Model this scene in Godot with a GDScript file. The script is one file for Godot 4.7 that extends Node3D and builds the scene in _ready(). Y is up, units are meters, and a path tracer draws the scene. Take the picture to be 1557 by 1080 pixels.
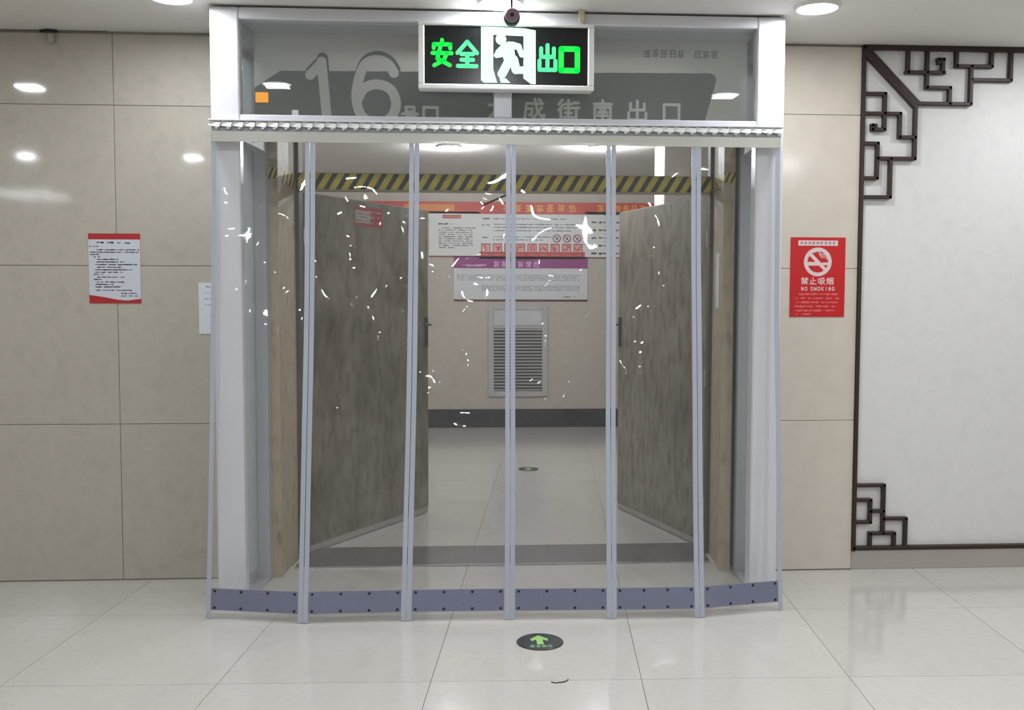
extends Node3D

# ------------------------------------------------------------------ constants read from the photograph
const CEIL := 2.785          # hall ceiling height
const ZW := -5.08            # face of the tiled wall
const ZF := -4.58            # front of the white entrance frame
const SK := 0.101            # the passage runs off slightly askew from the wall: x gained per metre of depth
var taken := {}
var mats := {}
var rng := RandomNumberGenerator.new()

# ------------------------------------------------------------------ node helpers
func numbered(n: String) -> String:
	if not taken.has(n):
		taken[n] = 0
		return n
	taken[n] += 1
	return "%s_%03d" % [n, taken[n]]

func meta(o: Node, label: String, category: String, group := "", kind := "") -> void:
	o.set_meta("label", label)
	o.set_meta("category", category)
	if group != "": o.set_meta("group", group)
	if kind != "": o.set_meta("kind", kind)

func thing(called: String, label: String, category: String, at := Vector3.ZERO, group := "", kind := "") -> Node3D:
	var o := Node3D.new()
	o.name = numbered(called)
	add_child(o)
	o.position = at
	meta(o, label, category, group, kind)
	return o

func new_st() -> SurfaceTool:
	var st := SurfaceTool.new()
	st.begin(Mesh.PRIMITIVE_TRIANGLES)
	st.set_smooth_group(-1)
	return st

func done(st: SurfaceTool) -> ArrayMesh:
	st.generate_normals()
	return st.commit()

func put(called: String, mesh: Mesh, mat: Material, parent: Node, at := Vector3.ZERO) -> MeshInstance3D:
	var m := MeshInstance3D.new()
	m.name = called
	m.mesh = mesh
	m.material_override = mat
	parent.add_child(m, true)
	m.position = at
	return m

func part(called: String, st: SurfaceTool, mat: Material, parent: Node) -> MeshInstance3D:
	return put(called, done(st), mat, parent)

func single(called: String, st: SurfaceTool, mat: Material, label: String, category: String, group := "", kind := "") -> MeshInstance3D:
	var m := put(numbered(called), done(st), mat, self)
	meta(m, label, category, group, kind)
	return m

# ------------------------------------------------------------------ shape helpers (all faces turned outward from a centre)
func tri(st: SurfaceTool, a: Vector3, b: Vector3, c: Vector3, o: Vector3) -> void:
	var n := (a - c).cross(a - b)
	if n.dot((a + b + c) / 3.0 - o) < 0.0:
		var t := b
		b = c
		c = t
	st.add_vertex(a)
	st.add_vertex(b)
	st.add_vertex(c)

func quad(st: SurfaceTool, a: Vector3, b: Vector3, c: Vector3, d: Vector3, o: Vector3) -> void:
	tri(st, a, b, c, o)
	tri(st, a, c, d, o)

# a box with chamfered edges, in the frame t
func box(st: SurfaceTool, c: Vector3, s: Vector3, bev := 0.0, t := Transform3D.IDENTITY) -> void:
	var h := s / 2.0
	var b := minf(bev, minf(h.x, minf(h.y, h.z)) * 0.8)
	var o := t * c
	var p := func(x: float, y: float, z: float) -> Vector3: return t * (c + Vector3(x, y, z))
	for ax in 3:
		for sg in [-1.0, 1.0]:
			var q := []
			for k in [[-1, -1], [1, -1], [1, 1], [-1, 1]]:
				var v := Vector3.ZERO
				v[ax] = sg * h[ax]
				v[(ax + 1) % 3] = k[0] * (h[(ax + 1) % 3] - b)
				v[(ax + 2) % 3] = k[1] * (h[(ax + 2) % 3] - b)
				q.append(p.call(v.x, v.y, v.z))
			quad(st, q[0], q[1], q[2], q[3], o)
	if b <= 0.0: return
	for ax in 3:
		var u := (ax + 1) % 3
		var w := (ax + 2) % 3
		for su in [-1.0, 1.0]:
			for sw in [-1.0, 1.0]:
				var q := []
				for e in [[-1, 0], [1, 0], [1, 1], [-1, 1]]:
					var v := Vector3.ZERO
					v[ax] = e[0] * (h[ax] - b)
					v[u] = su * (h[u] - (b if e[1] == 1 else 0.0))
					v[w] = sw * (h[w] - (0.0 if e[1] == 1 else b))
					q.append(p.call(v.x, v.y, v.z))
				quad(st, q[0], q[1], q[2], q[3], o)
	for sx in [-1.0, 1.0]:
		for sy in [-1.0, 1.0]:
			for sz in [-1.0, 1.0]:
				tri(st, p.call(sx * h.x, sy * (h.y - b), sz * (h.z - b)), p.call(sx * (h.x - b), sy * h.y, sz * (h.z - b)), p.call(sx * (h.x - b), sy * (h.y - b), sz * h.z), o)

func span(st: SurfaceTool, x0: float, x1: float, y0: float, y1: float, z0: float, z1: float, bev := 0.0) -> void:
	box(st, Vector3((x0 + x1) / 2, (y0 + y1) / 2, (z0 + z1) / 2), Vector3(absf(x1 - x0), absf(y1 - y0), absf(z1 - z0)), bev)

# upright prism over a convex plan of Vector2(x, z)
func prism(st: SurfaceTool, plan: Array, y0: float, y1: float) -> void:
	var o := Vector3.ZERO
	for p in plan: o += Vector3(p.x, (y0 + y1) / 2, p.y)
	o /= plan.size()
	var n := plan.size()
	for i in n:
		var a: Vector2 = plan[i]
		var b: Vector2 = plan[(i + 1) % n]
		quad(st, Vector3(a.x, y0, a.y), Vector3(b.x, y0, b.y), Vector3(b.x, y1, b.y), Vector3(a.x, y1, a.y), o)
		if i > 0 and i < n - 1:
			for y in [y0, y1]: tri(st, Vector3(plan[0].x, y, plan[0].y), Vector3(a.x, y, a.y), Vector3(b.x, y, b.y), o)

# plan of a run from z0 back to z1 that follows the askew passage; x given at the front of the entrance frame
func skew(x0: float, x1: float, z0: float, z1: float) -> Array:
	return [Vector2(sx(x0, z0), z0), Vector2(sx(x1, z0), z0), Vector2(sx(x1, z1), z1), Vector2(sx(x0, z1), z1)]

func sx(x: float, z: float) -> float:
	return x + SK * (ZF - z)

# a bar between two points of an upright plane z, with its depth
func bar(st: SurfaceTool, a: Vector2, b: Vector2, w: float, z: float, depth: float, cap := 0.5) -> void:
	var d := b - a
	var l := d.length()
	var u := Vector2(1, 0) if l < 0.0001 else d / l
	var t := Transform3D(Basis(Vector3(u.x, u.y, 0), Vector3(-u.y, u.x, 0), Vector3(0, 0, 1)), Vector3((a.x + b.x) / 2, (a.y + b.y) / 2, z))
	box(st, Vector3.ZERO, Vector3(l + w * 2.0 * cap, w, depth), minf(0.0025, depth * 0.3), t)

# a rounded bar: capsule outline extruded along z
func capsule(st: SurfaceTool, a: Vector2, b: Vector2, r: float, z: float, depth: float) -> void:
	var d := (b - a).angle() if a.distance_to(b) > 0.0001 else 0.0
	var pts := []
	for k in 9: pts.append(b + Vector2.from_angle(d - PI / 2 + PI * k / 8.0) * r)
	for k in 9: pts.append(a + Vector2.from_angle(d + PI / 2 + PI * k / 8.0) * r)
	plate(st, pts, z, depth)

# a convex outline in an upright plane, given depth
func plate(st: SurfaceTool, pts: Array, z: float, depth: float) -> void:
	var o := Vector3.ZERO
	for p in pts: o += Vector3(p.x, p.y, z)
	o /= pts.size()
	var n := pts.size()
	for i in n:
		var a: Vector2 = pts[i]
		var b: Vector2 = pts[(i + 1) % n]
		quad(st, Vector3(a.x, a.y, z - depth / 2), Vector3(b.x, b.y, z - depth / 2), Vector3(b.x, b.y, z + depth / 2), Vector3(a.x, a.y, z + depth / 2), o)
		if i > 0 and i < n - 1:
			for s in [-0.5, 0.5]:
				tri(st, Vector3(pts[0].x, pts[0].y, z + s * depth), Vector3(a.x, a.y, z + s * depth), Vector3(b.x, b.y, z + s * depth), o)

# a turned shape about the y axis: profile of Vector2(radius, y)
func lathe(st: SurfaceTool, prof: Array, c: Vector3, seg := 28, t := Basis.IDENTITY) -> void:
	for i in prof.size() - 1:
		for k in seg:
			var a0 := TAU * k / seg
			var a1 := TAU * (k + 1) / seg
			var p: Vector2 = prof[i]
			var q: Vector2 = prof[i + 1]
			var v := [Vector3(cos(a0) * p.x, p.y, sin(a0) * p.x), Vector3(cos(a1) * p.x, p.y, sin(a1) * p.x), Vector3(cos(a1) * q.x, q.y, sin(a1) * q.x), Vector3(cos(a0) * q.x, q.y, sin(a0) * q.x)]
			# outward: to the left of the profile's direction
			var d := q - p
			var out := Vector3(cos((a0 + a1) / 2) * -d.y, d.x, sin((a0 + a1) / 2) * -d.y) * -1.0
			var m: Vector3 = (v[0] + v[1] + v[2] + v[3]) / 4.0
			var w := []
			for x in v: w.append(c + t * x)
			var o := c + t * (m - out)
			if p.x > 0.00001: tri(st, w[0], w[1], w[2], o)
			if q.x > 0.00001: tri(st, w[0], w[2], w[3], o)

# a round tube along points
func tube(st: SurfaceTool, pts: Array, r: float, seg := 8) -> void:
	for i in pts.size() - 1:
		var a: Vector3 = pts[i]
		var b: Vector3 = pts[i + 1]
		var d := (b - a).normalized()
		var u := d.cross(Vector3.UP if absf(d.y) < 0.9 else Vector3.RIGHT).normalized()
		var w := d.cross(u)
		for k in seg:
			var e0 := (u * cos(TAU * k / seg) + w * sin(TAU * k / seg)) * r
			var e1 := (u * cos(TAU * (k + 1) / seg) + w * sin(TAU * (k + 1) / seg)) * r
			quad(st, a + e0, a + e1, b + e1, b + e0, (a + b) / 2)
			tri(st, a, a + e0, a + e1, b)
			tri(st, b, b + e0, b + e1, a)

# a thin sheet that carries print on its front (+z), its centre at the origin
func sheet(w: float, h: float, d: float) -> ArrayMesh:
	var st := new_st()
	var o := Vector3.ZERO
	var x := w / 2
	var y := h / 2
	var f := [[-x, y, 0, 0], [x, y, 1, 0], [x, -y, 1, 1], [-x, -y, 0, 1]]
	for k in [0, 1, 2, 0, 2, 3]:
		st.set_uv(Vector2(f[k][2], f[k][3]))
		st.add_vertex(Vector3(f[k][0], f[k][1], d))
	st.set_uv(Vector2(0.002, 0.002))
	o.z = d / 2
	var p := []
	for k in 4: p.append(Vector3(f[k][0], f[k][1], 0))
	var q := []
	for k in 4: q.append(Vector3(f[k][0], f[k][1], d))
	quad(st, p[0], p[1], p[2], p[3], o)
	for k in 4: quad(st, p[k], p[(k + 1) % 4], q[(k + 1) % 4], q[k], o)
	return done(st)

# ------------------------------------------------------------------ material helpers
func mat(c: Color, rough := 0.6, metal := 0.0, spec := 0.5) -> StandardMaterial3D:
	var m := StandardMaterial3D.new()
	m.albedo_color = c
	m.roughness = rough
	m.metallic = metal
	m.metallic_specular = spec
	return m

func pane(c: Color, a: float, rough := 0.03) -> StandardMaterial3D:
	var m := mat(Color(c.r, c.g, c.b, a), rough)
	m.transparency = BaseMaterial3D.TRANSPARENCY_ALPHA
	m.cull_mode = BaseMaterial3D.CULL_DISABLED
	return m

func noise_tex(sd: int, freq: float, colors: Array, offs: Array, size := 512, oct := 5, normal := 0.0) -> NoiseTexture2D:
	var n := FastNoiseLite.new()
	n.seed = sd
	n.noise_type = FastNoiseLite.TYPE_SIMPLEX_SMOOTH
	n.frequency = freq
	n.fractal_octaves = oct
	var t := NoiseTexture2D.new()
	t.width = size
	t.height = size
	t.seamless = true
	t.noise = n
	if normal > 0.0:
		t.as_normal_map = true
		t.bump_strength = normal
	else:
		var g := Gradient.new()
		g.offsets = PackedFloat32Array(offs)
		g.colors = PackedColorArray(colors)
		t.color_ramp = g
	return t

func noisy(sd: int, freq: float, colors: Array, offs: Array, rough: float, scale: Vector3, spec := 0.5, size := 512) -> StandardMaterial3D:
	var m := mat(Color.WHITE, rough, 0.0, spec)
	m.albedo_texture = noise_tex(sd, freq, colors, offs, size)
	m.uv1_triplanar = true
	m.uv1_world_triplanar = true
	m.uv1_scale = scale
	return m

func printed(img: Image, rough := 0.45) -> StandardMaterial3D:
	var m := mat(Color.WHITE, rough)
	m.albedo_texture = ImageTexture.create_from_image(img)
	m.texture_repeat = false
	return m

func glow(c: Color, e: float) -> StandardMaterial3D:
	var m := mat(Color(0.9, 0.9, 0.9), 0.4)
	m.emission_enabled = true
	m.emission = c
	m.emission_energy_multiplier = e
	return m

# ------------------------------------------------------------------ print helpers (flat print drawn into images)
func canvas(w: int, h: int, c: Color) -> Image:
	var i := Image.create(w, h, false, Image.FORMAT_RGB8)
	i.fill(c)
	return i

func rect(i: Image, x: float, y: float, w: float, h: float, c: Color) -> void:
	i.fill_rect(Rect2i(roundi(x), roundi(y), maxi(1, roundi(w)), maxi(1, roundi(h))), c)

func line(i: Image, a: Vector2, b: Vector2, w: float, c: Color) -> void:
	var r := w / 2.0
	var d := b - a
	var l2 := maxf(d.length_squared(), 0.0001)
	for y in range(maxi(0, floori(minf(a.y, b.y) - r)), mini(i.get_height() - 1, ceili(maxf(a.y, b.y) + r)) + 1):
		for x in range(maxi(0, floori(minf(a.x, b.x) - r)), mini(i.get_width() - 1, ceili(maxf(a.x, b.x) + r)) + 1):
			var p := Vector2(x + 0.5, y + 0.5)
			var t := clampf((p - a).dot(d) / l2, 0.0, 1.0)
			var k := clampf(r + 0.5 - p.distance_to(a + d * t), 0.0, 1.0)
			if k > 0.0: i.set_pixel(x, y, i.get_pixel(x, y).lerp(c, k))

func ring(i: Image, c: Vector2, r: float, w: float, col: Color) -> void:
	for y in range(maxi(0, int(c.y - r - w)), mini(i.get_height(), int(c.y + r + w) + 2)):
		for x in range(maxi(0, int(c.x - r - w)), mini(i.get_width(), int(c.x + r + w) + 2)):
			var k := clampf(w / 2 + 0.5 - absf(Vector2(x + 0.5, y + 0.5).distance_to(c) - r), 0.0, 1.0)
			if k > 0.0: i.set_pixel(x, y, i.get_pixel(x, y).lerp(col, k))

func fill_poly(i: Image, pts: PackedVector2Array, c: Color) -> void:
	var r := Rect2(pts[0], Vector2.ZERO)
	for p in pts: r = r.expand(p)
	for y in range(maxi(0, int(r.position.y)), mini(i.get_height(), int(r.end.y) + 1)):
		for x in range(maxi(0, int(r.position.x)), mini(i.get_width(), int(r.end.x) + 1)):
			if Geometry2D.is_point_in_polygon(Vector2(x + 0.5, y + 0.5), pts): i.set_pixel(x, y, c)

# strokes of the characters, each a polyline on a 100 x 100 grid, y down
const GLYPH := {
	"an": [[50, 4, 50, 18], [12, 34, 12, 20, 88, 20, 88, 34], [6, 52, 94, 52], [42, 30, 28, 72, 86, 96], [72, 52, 58, 78, 14, 97]],
	"quan": [[8, 46, 50, 5, 92, 46], [25, 50, 75, 50], [25, 71, 75, 71], [10, 94, 90, 94], [50, 50, 50, 94]],
	"chu": [[50, 4, 50, 92], [18, 16, 18, 46, 82, 46, 82, 16], [10, 60, 10, 93, 90, 93, 90, 60]],
	"kou": [[18, 15, 82, 15, 82, 86, 18, 86, 18, 15]],
	"hao": [[28, 8, 72, 8, 72, 36, 28, 36, 28, 8], [8, 50, 92, 50], [40, 50, 34, 67, 76, 67, 70, 95, 50, 92]],
	"da": [[8, 38, 92, 38], [50, 6, 48, 42, 10, 96], [52, 42, 92, 96]],
	"cheng": [[8, 92, 15, 25, 90, 25], [15, 50, 42, 50, 38, 82, 28, 78], [54, 5, 66, 65, 92, 95, 95, 78], [84, 44, 45, 96], [72, 5, 82, 15]],
	"jie": [[22, 6, 5, 28], [24, 30, 5, 55], [15, 45, 15, 96], [50, 8, 50, 88], [35, 25, 65, 25], [32, 45, 68, 45], [36, 67, 64, 67], [30, 88, 70, 88], [74, 20, 95, 20], [72, 43, 98, 43], [86, 43, 86, 95, 78, 90]],
	"nan": [[10, 20, 90, 20], [50, 4, 50, 35], [14, 96, 14, 35, 86, 35, 86, 95, 76, 92], [38, 42, 44, 52], [62, 42, 56, 52], [30, 59, 70, 59], [28, 75, 72, 75], [50, 59, 50, 97]],
	"jin": [[5, 20, 46, 20], [26, 4, 26, 50], [26, 24, 6, 45], [26, 24, 45, 43], [53, 20, 95, 20], [74, 4, 74, 50], [74, 24, 54, 45], [74, 24, 95, 43], [25, 58, 75, 58], [8, 71, 92, 71], [50, 71, 50, 98], [30, 79, 15, 94], [68, 79, 86, 92]],
	"zhi": [[50, 6, 50, 90], [50, 45, 86, 45], [22, 38, 22, 90], [6, 91, 94, 91]],
	"xi": [[8, 24, 32, 24, 32, 75, 8, 75, 8, 24], [42, 14, 84, 14, 78, 42, 93, 42, 78, 72, 52, 96], [56, 14, 52, 55, 36, 96], [56, 42, 94, 96]],
	"yan": [[10, 28, 6, 48], [38, 26, 32, 45], [22, 8, 22, 55, 6, 94], [24, 60, 40, 86], [48, 14, 94, 14, 94, 92, 48, 92, 48, 14], [56, 42, 86, 42], [71, 24, 68, 46, 56, 78], [71, 48, 86, 76]],
	"N": [[15, 95, 15, 5, 85, 95, 85, 5]], "O": [[30, 5, 70, 5, 90, 30, 90, 70, 70, 95, 30, 95, 10, 70, 10, 30, 30, 5]],
	"S": [[88, 15, 65, 5, 30, 5, 12, 20, 15, 42, 85, 58, 88, 80, 70, 95, 30, 95, 10, 85]], "M": [[8, 95, 12, 5, 50, 80, 88, 5, 92, 95]],
	"K": [[15, 5, 15, 95], [85, 5, 18, 55], [40, 42, 88, 95]], "I": [[50, 5, 50, 95]], "G": [[88, 20, 65, 5, 30, 5, 10, 30, 10, 70, 30, 95, 70, 95, 90, 75, 90, 52, 58, 52]],
}

func ink(i: Image, g: String, x: float, y: float, w: float, h: float, t: float, c: Color) -> void:
	for s in GLYPH[g]:
		for k in range(0, s.size() - 2, 2):
			line(i, Vector2(x + s[k] * w / 100.0, y + s[k + 1] * h / 100.0), Vector2(x + s[k + 2] * w / 100.0, y + s[k + 3] * h / 100.0), t, c)

# a character too blurred to read in the photograph: a cell of loose strokes
func blob(i: Image, x: float, y: float, w: float, h: float, t: float, c: Color, r: RandomNumberGenerator) -> void:
	for k in 3:
		var v := y + h * (0.15 + 0.35 * k) + r.randf_range(-0.06, 0.06) * h
		line(i, Vector2(x + w * r.randf_range(0.0, 0.2), v), Vector2(x + w * r.randf_range(0.8, 1.0), v + r.randf_range(-0.1, 0.1) * h), t, c)
	for k in 2:
		var u := x + w * (0.3 + 0.4 * k) + r.randf_range(-0.12, 0.12) * w
		line(i, Vector2(u, y + h * r.randf_range(0.0, 0.3)), Vector2(u + r.randf_range(-0.25, 0.25) * w, y + h * r.randf_range(0.75, 1.0)), t, c)

# a line of print too small to read in the photograph: short broken dashes
func blur_line(i: Image, x: float, y: float, w: float, h: float, c: Color, r: RandomNumberGenerator) -> void:
	var p := x
	while p < x + w:
		var l := minf(r.randf_range(h * 0.5, h * 1.1), x + w - p)
		line(i, Vector2(p + h * 0.2, y + r.randf_range(-0.12, 0.12) * h), Vector2(p + l - h * 0.2, y + r.randf_range(-0.12, 0.12) * h), h * r.randf_range(0.35, 0.85), c)
		p += l + h * r.randf_range(0.12, 0.3) + (h * 1.2 if r.randf() < 0.1 else 0.0)

# ================================================================== the scene
func _ready() -> void:
	rng.seed = 7
	# ---------------- camera
	var cam := Camera3D.new()
	cam.name = "camera"
	add_child(cam)
	cam.position = Vector3(0, 1.4535, 0)
	cam.rotation = Vector3(-0.05737656, -0.06084176, 0.00209382)
	cam.fov = rad_to_deg(2.0 * atan(540.0 / 1486.3))
	cam.near = 0.05
	cam.far = 60.0
	cam.current = true
	# ---------------- environment and exposure
	var env := Environment.new()
	env.background_mode = Environment.BG_COLOR
	env.background_color = Color(0, 0, 0)
	env.tonemap_mode = Environment.TONE_MAPPER_LINEAR
	env.tonemap_exposure = 1.5
	env.sdfgi_enabled = true
	env.ssao_enabled = true
	env.ssil_enabled = true
	var we := WorldEnvironment.new()
	we.name = "environment"
	we.environment = env
	add_child(we)
	# ---------------- lamps
	lamp_light = 0.62
	materials()
	lamps()
	# ---------------- structure
	hall()
	back_room()
	entrance_frame()
	doors()
	# ---------------- objects
	curtain()
	exit_sign()
	lattice()
	wall_notices()
	small_things()

var lamp_light := 0.6

func materials() -> void:
	mats.grout = mat(Color(0.40, 0.385, 0.36), 0.8)
	mats.floor = [
		noisy(11, 0.02, [Color(0.755, 0.74, 0.715), Color(0.785, 0.77, 0.745), Color(0.765, 0.75, 0.725)], [0.0, 0.5, 1.0], 0.11, Vector3(1.1, 1.1, 1.1)),
		noisy(12, 0.02, [Color(0.765, 0.75, 0.73), Color(0.79, 0.775, 0.75), Color(0.77, 0.755, 0.73)], [0.0, 0.5, 1.0], 0.13, Vector3(1.3, 1.3, 1.3)),
		noisy(13, 0.02, [Color(0.75, 0.735, 0.71), Color(0.775, 0.76, 0.735), Color(0.76, 0.745, 0.72)], [0.0, 0.5, 1.0], 0.12, Vector3(0.9, 0.9, 0.9))]
	mats.wall = [
		noisy(21, 0.015, [Color(0.68, 0.65, 0.605), Color(0.715, 0.685, 0.64), Color(0.695, 0.665, 0.62)], [0.0, 0.5, 1.0], 0.055, Vector3(0.8, 0.8, 0.8)),
		noisy(22, 0.015, [Color(0.685, 0.655, 0.61), Color(0.72, 0.69, 0.645), Color(0.70, 0.67, 0.625)], [0.0, 0.5, 1.0], 0.065, Vector3(0.9, 0.9, 0.9))]
	mats.pier = noisy(23, 0.015, [Color(0.80, 0.76, 0.715), Color(0.825, 0.785, 0.74)], [0.0, 1.0], 0.12, Vector3(0.8, 0.8, 0.8))  # lighter copy of the wall stone: its stronger light is in the colour
	mats.joint = mat(Color(0.60, 0.565, 0.52), 0.8)
	mats.plaster = noisy(31, 0.05, [Color(0.875, 0.865, 0.845), Color(0.89, 0.88, 0.86)], [0.0, 1.0], 0.75, Vector3(1, 1, 1))
	mats.white_wall = noisy(32, 0.02, [Color(0.83, 0.825, 0.81), Color(0.855, 0.85, 0.835), Color(0.84, 0.83, 0.815)], [0.0, 0.55, 1.0], 0.55, Vector3(0.7, 0.7, 0.7))
	mats.frame = mat(Color(0.83, 0.83, 0.85), 0.3)
	mats.alu = mat(Color(0.70, 0.71, 0.73), 0.38)
	mats.steel = mat(Color(0.72, 0.71, 0.70), 0.28, 0.9)
	mats.skirt = mat(Color(0.74, 0.72, 0.695), 0.32, 0.5)
	mats.glass = pane(Color(0.80, 0.88, 0.86), 0.03, 0.01)
	mats.side_glass = pane(Color(0.82, 0.88, 0.87), 0.42, 0.06)
	mats.vinyl = pane(Color(0.86, 0.87, 0.88), 0.055, 0.02)
	mats.strip = pane(Color(0.70, 0.722, 0.775), 0.9, 0.3)
	mats.top_band = pane(Color(0.80, 0.80, 0.76), 0.75, 0.28)
	mats.hem = noisy(41, 0.08, [Color(0.44, 0.455, 0.54), Color(0.47, 0.485, 0.57)], [0.0, 1.0], 0.5, Vector3(2, 2, 2))
	mats.rivet = mat(Color(0.08, 0.08, 0.09), 0.4)
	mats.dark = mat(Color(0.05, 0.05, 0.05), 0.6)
	mats.wood = noisy(51, 0.1, [Color(0.17, 0.105, 0.085), Color(0.215, 0.14, 0.11)], [0.0, 1.0], 0.5, Vector3(3, 3, 3))
	mats.casing = noisy(61, 0.02, [Color(0.55, 0.49, 0.40), Color(0.68, 0.62, 0.525), Color(0.705, 0.65, 0.555), Color(0.72, 0.665, 0.57)], [0.0, 0.3, 0.6, 1.0], 0.5, Vector3(1.1, 0.55, 1.1))
	mats.door_a = noisy(71, 0.0032, [Color(0.36, 0.33, 0.285), Color(0.46, 0.425, 0.37), Color(0.535, 0.505, 0.455), Color(0.60, 0.57, 0.515)], [0.0, 0.38, 0.6, 1.0], 0.42, Vector3(0.95, 0.32, 0.95), 0.5, 1024)
	mats.door_b = noisy(75, 0.0026, [Color(0.40, 0.375, 0.335), Color(0.52, 0.49, 0.45), Color(0.575, 0.55, 0.505), Color(0.60, 0.575, 0.53)], [0.0, 0.3, 0.55, 1.0], 0.42, Vector3(0.9, 0.3, 0.9), 0.5, 1024)
	var grime := noise_tex(77, 0.03, [Color(0.72, 0.69, 0.64), Color(0.93, 0.92, 0.90), Color(1, 1, 1)], [0.12, 0.42, 0.66], 512)
	for m in [mats.door_a, mats.door_b]:
		m.detail_enabled = true
		m.detail_albedo = grime
		m.detail_blend_mode = BaseMaterial3D.BLEND_MODE_MUL
	mats.granite = noisy(81, 0.09, [Color(0.33, 0.31, 0.30), Color(0.42, 0.40, 0.39), Color(0.48, 0.46, 0.45)], [0.0, 0.5, 1.0], 0.16, Vector3(2, 2, 2))
	mats.black_stone = noisy(82, 0.03, [Color(0.06, 0.065, 0.075), Color(0.085, 0.09, 0.10), Color(0.16, 0.165, 0.17)], [0.0, 0.6, 1.0], 0.2, Vector3(1.5, 1.5, 1.5))
	mats.back_wall = noisy(33, 0.02, [Color(0.735, 0.70, 0.655), Color(0.765, 0.735, 0.69)], [0.0, 1.0], 0.5, Vector3(0.8, 0.8, 0.8))
	mats.lamp = glow(Color(0.97, 0.985, 1.0), 5.0)
	mats.white_plastic = mat(Color(0.88, 0.88, 0.87), 0.4)
	mats.paper = mat(Color(0.86, 0.88, 0.90), 0.6)

# ------------------------------------------------------------------ ceiling lamps
func lamp_at(p: Vector3, label: String, group := "", energy := -1.0) -> void:
	var t := thing("ceiling_downlight", label, "ceiling lamp", p, group)
	put("trim_ring", mats.ring_mesh, mats.white_plastic, t)
	put("lamp_diffuser", mats.disc_mesh, mats.lamp, t)
	if energy > 0.0:      # domed diffuser: shines to all sides
		var o := OmniLight3D.new()
		o.name = "lamp_light"
		o.light_size = 0.03
		o.light_color = Color(0.965, 0.982, 1.0)
		o.light_energy = energy
		o.omni_range = 20.0
		o.omni_attenuation = 2.0
		o.shadow_enabled = true
		t.add_child(o, true)
		o.position = Vector3(0, -0.048, 0)
		return
	var l := AreaLight3D.new()
	l.name = "lamp_light"
	l.area_size = Vector2(0.135, 0.135)
	l.light_color = Color(0.965, 0.982, 1.0)
	l.light_energy = lamp_light
	l.area_range = 20.0
	l.area_attenuation = 2.0
	l.shadow_enabled = true
	t.add_child(l, true)
	l.position = Vector3(0, -0.022, 0)
	l.rotation = Vector3(-PI / 2, 0, 0)

func lamps() -> void:
	var st := new_st()
	lathe(st, [Vector2(0.088, -0.012), Vector2(0.092, -0.016), Vector2(0.098, -0.015), Vector2(0.106, -0.004), Vector2(0.107, 0.0), Vector2(0.088, 0.0), Vector2(0.088, -0.012)], Vector3.ZERO)
	mats.ring_mesh = done(st)
	st = new_st()
	lathe(st, [Vector2(0.0, -0.016), Vector2(0.06, -0.015), Vector2(0.088, -0.011), Vector2(0.088, -0.002), Vector2(0.0, -0.002)], Vector3.ZERO)
	mats.disc_mesh = done(st)
	lamp_at(Vector3(-1.235, CEIL, -4.47), "round ceiling downlight beside the white entrance frame, on the red-bordered notice side")
	lamp_at(Vector3(0.215, CEIL, -4.455), "round ceiling downlight right above the lit exit sign")
	lamp_at(Vector3(1.655, CEIL, -4.43), "round ceiling downlight on the no-smoking sign side of the entrance frame")
	var g := "downlights over the open hall"
	var n := "round recessed ceiling downlight over the open hall, in a set with some added for light"
	for p in [[3.09, -4.43], [4.55, -4.43], [-2.63, -3.8], [-1.08, -3.03], [0.25, -3.0], [1.76, -2.92], [3.2, -2.95], [2.6, -1.85], [4.0, -1.85],  # some right-hand downlights here are added, unseen, to brighten that side
			[-3.94, -0.76], [-2.42, -0.76], [-0.95, -0.76], [0.45, -0.76], [1.85, -0.76], [3.25, -0.76],
			[-2.5, 1.4], [-1.0, 1.4], [0.5, 1.4], [2.0, 1.4],
			[-3.2, 3.6], [-1.4, 3.6], [0.4, 3.6], [2.2, 3.6], [-2.4, 5.8], [0.2, 5.8], [2.8, 5.8], [-2.6, 8.0], [0.0, 8.0], [2.6, 8.0]]:
		lamp_at(Vector3(p[0], CEIL, p[1]), n, g)
	lamp_at(Vector3(-0.03, CEIL, -8.63), "round downlight on the back room ceiling, on the stained door's side", "", 0.7)
	lamp_at(Vector3(1.30, CEIL, -8.55), "round downlight on the back room ceiling, nearer the cream pier", "", 0.7)
	lamp_at(Vector3(0.55, CEIL, -6.9), "added unseen downlight just inside the back room, brightening the two open doors", "", 0.55)  # hidden lamp, added to light the door faces and the floor
	for x in [-5.5, -5.13]:
		for z in [2.42, 2.95]:
			var t := thing("linear_ceiling_light", "slim rectangular ceiling light far down the hall", "ceiling lamp", Vector3(x, CEIL, z), "slim lights down the hall")
			var s := new_st()
			box(s, Vector3(0, -0.012, 0), Vector3(0.32, 0.024, 0.12), 0.004)
			part("housing", s, mats.white_plastic, t)
			s = new_st()
			box(s, Vector3(0, -0.026, 0), Vector3(0.3, 0.006, 0.1), 0.001)
			part("lamp_diffuser", s, mats.lamp, t)
			var l := AreaLight3D.new()
			l.name = "lamp_light"
			l.area_size = Vector2(0.28, 0.09)
			l.light_energy = 0.35
			l.light_color = Color(0.97, 0.98, 1.0)
			l.area_range = 20.0
			l.area_attenuation = 2.0
			l.shadow_enabled = true
			t.add_child(l, true)
			l.position = Vector3(0, -0.032, 0)
			l.rotation = Vector3(-PI / 2, 0, 0)

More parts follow.
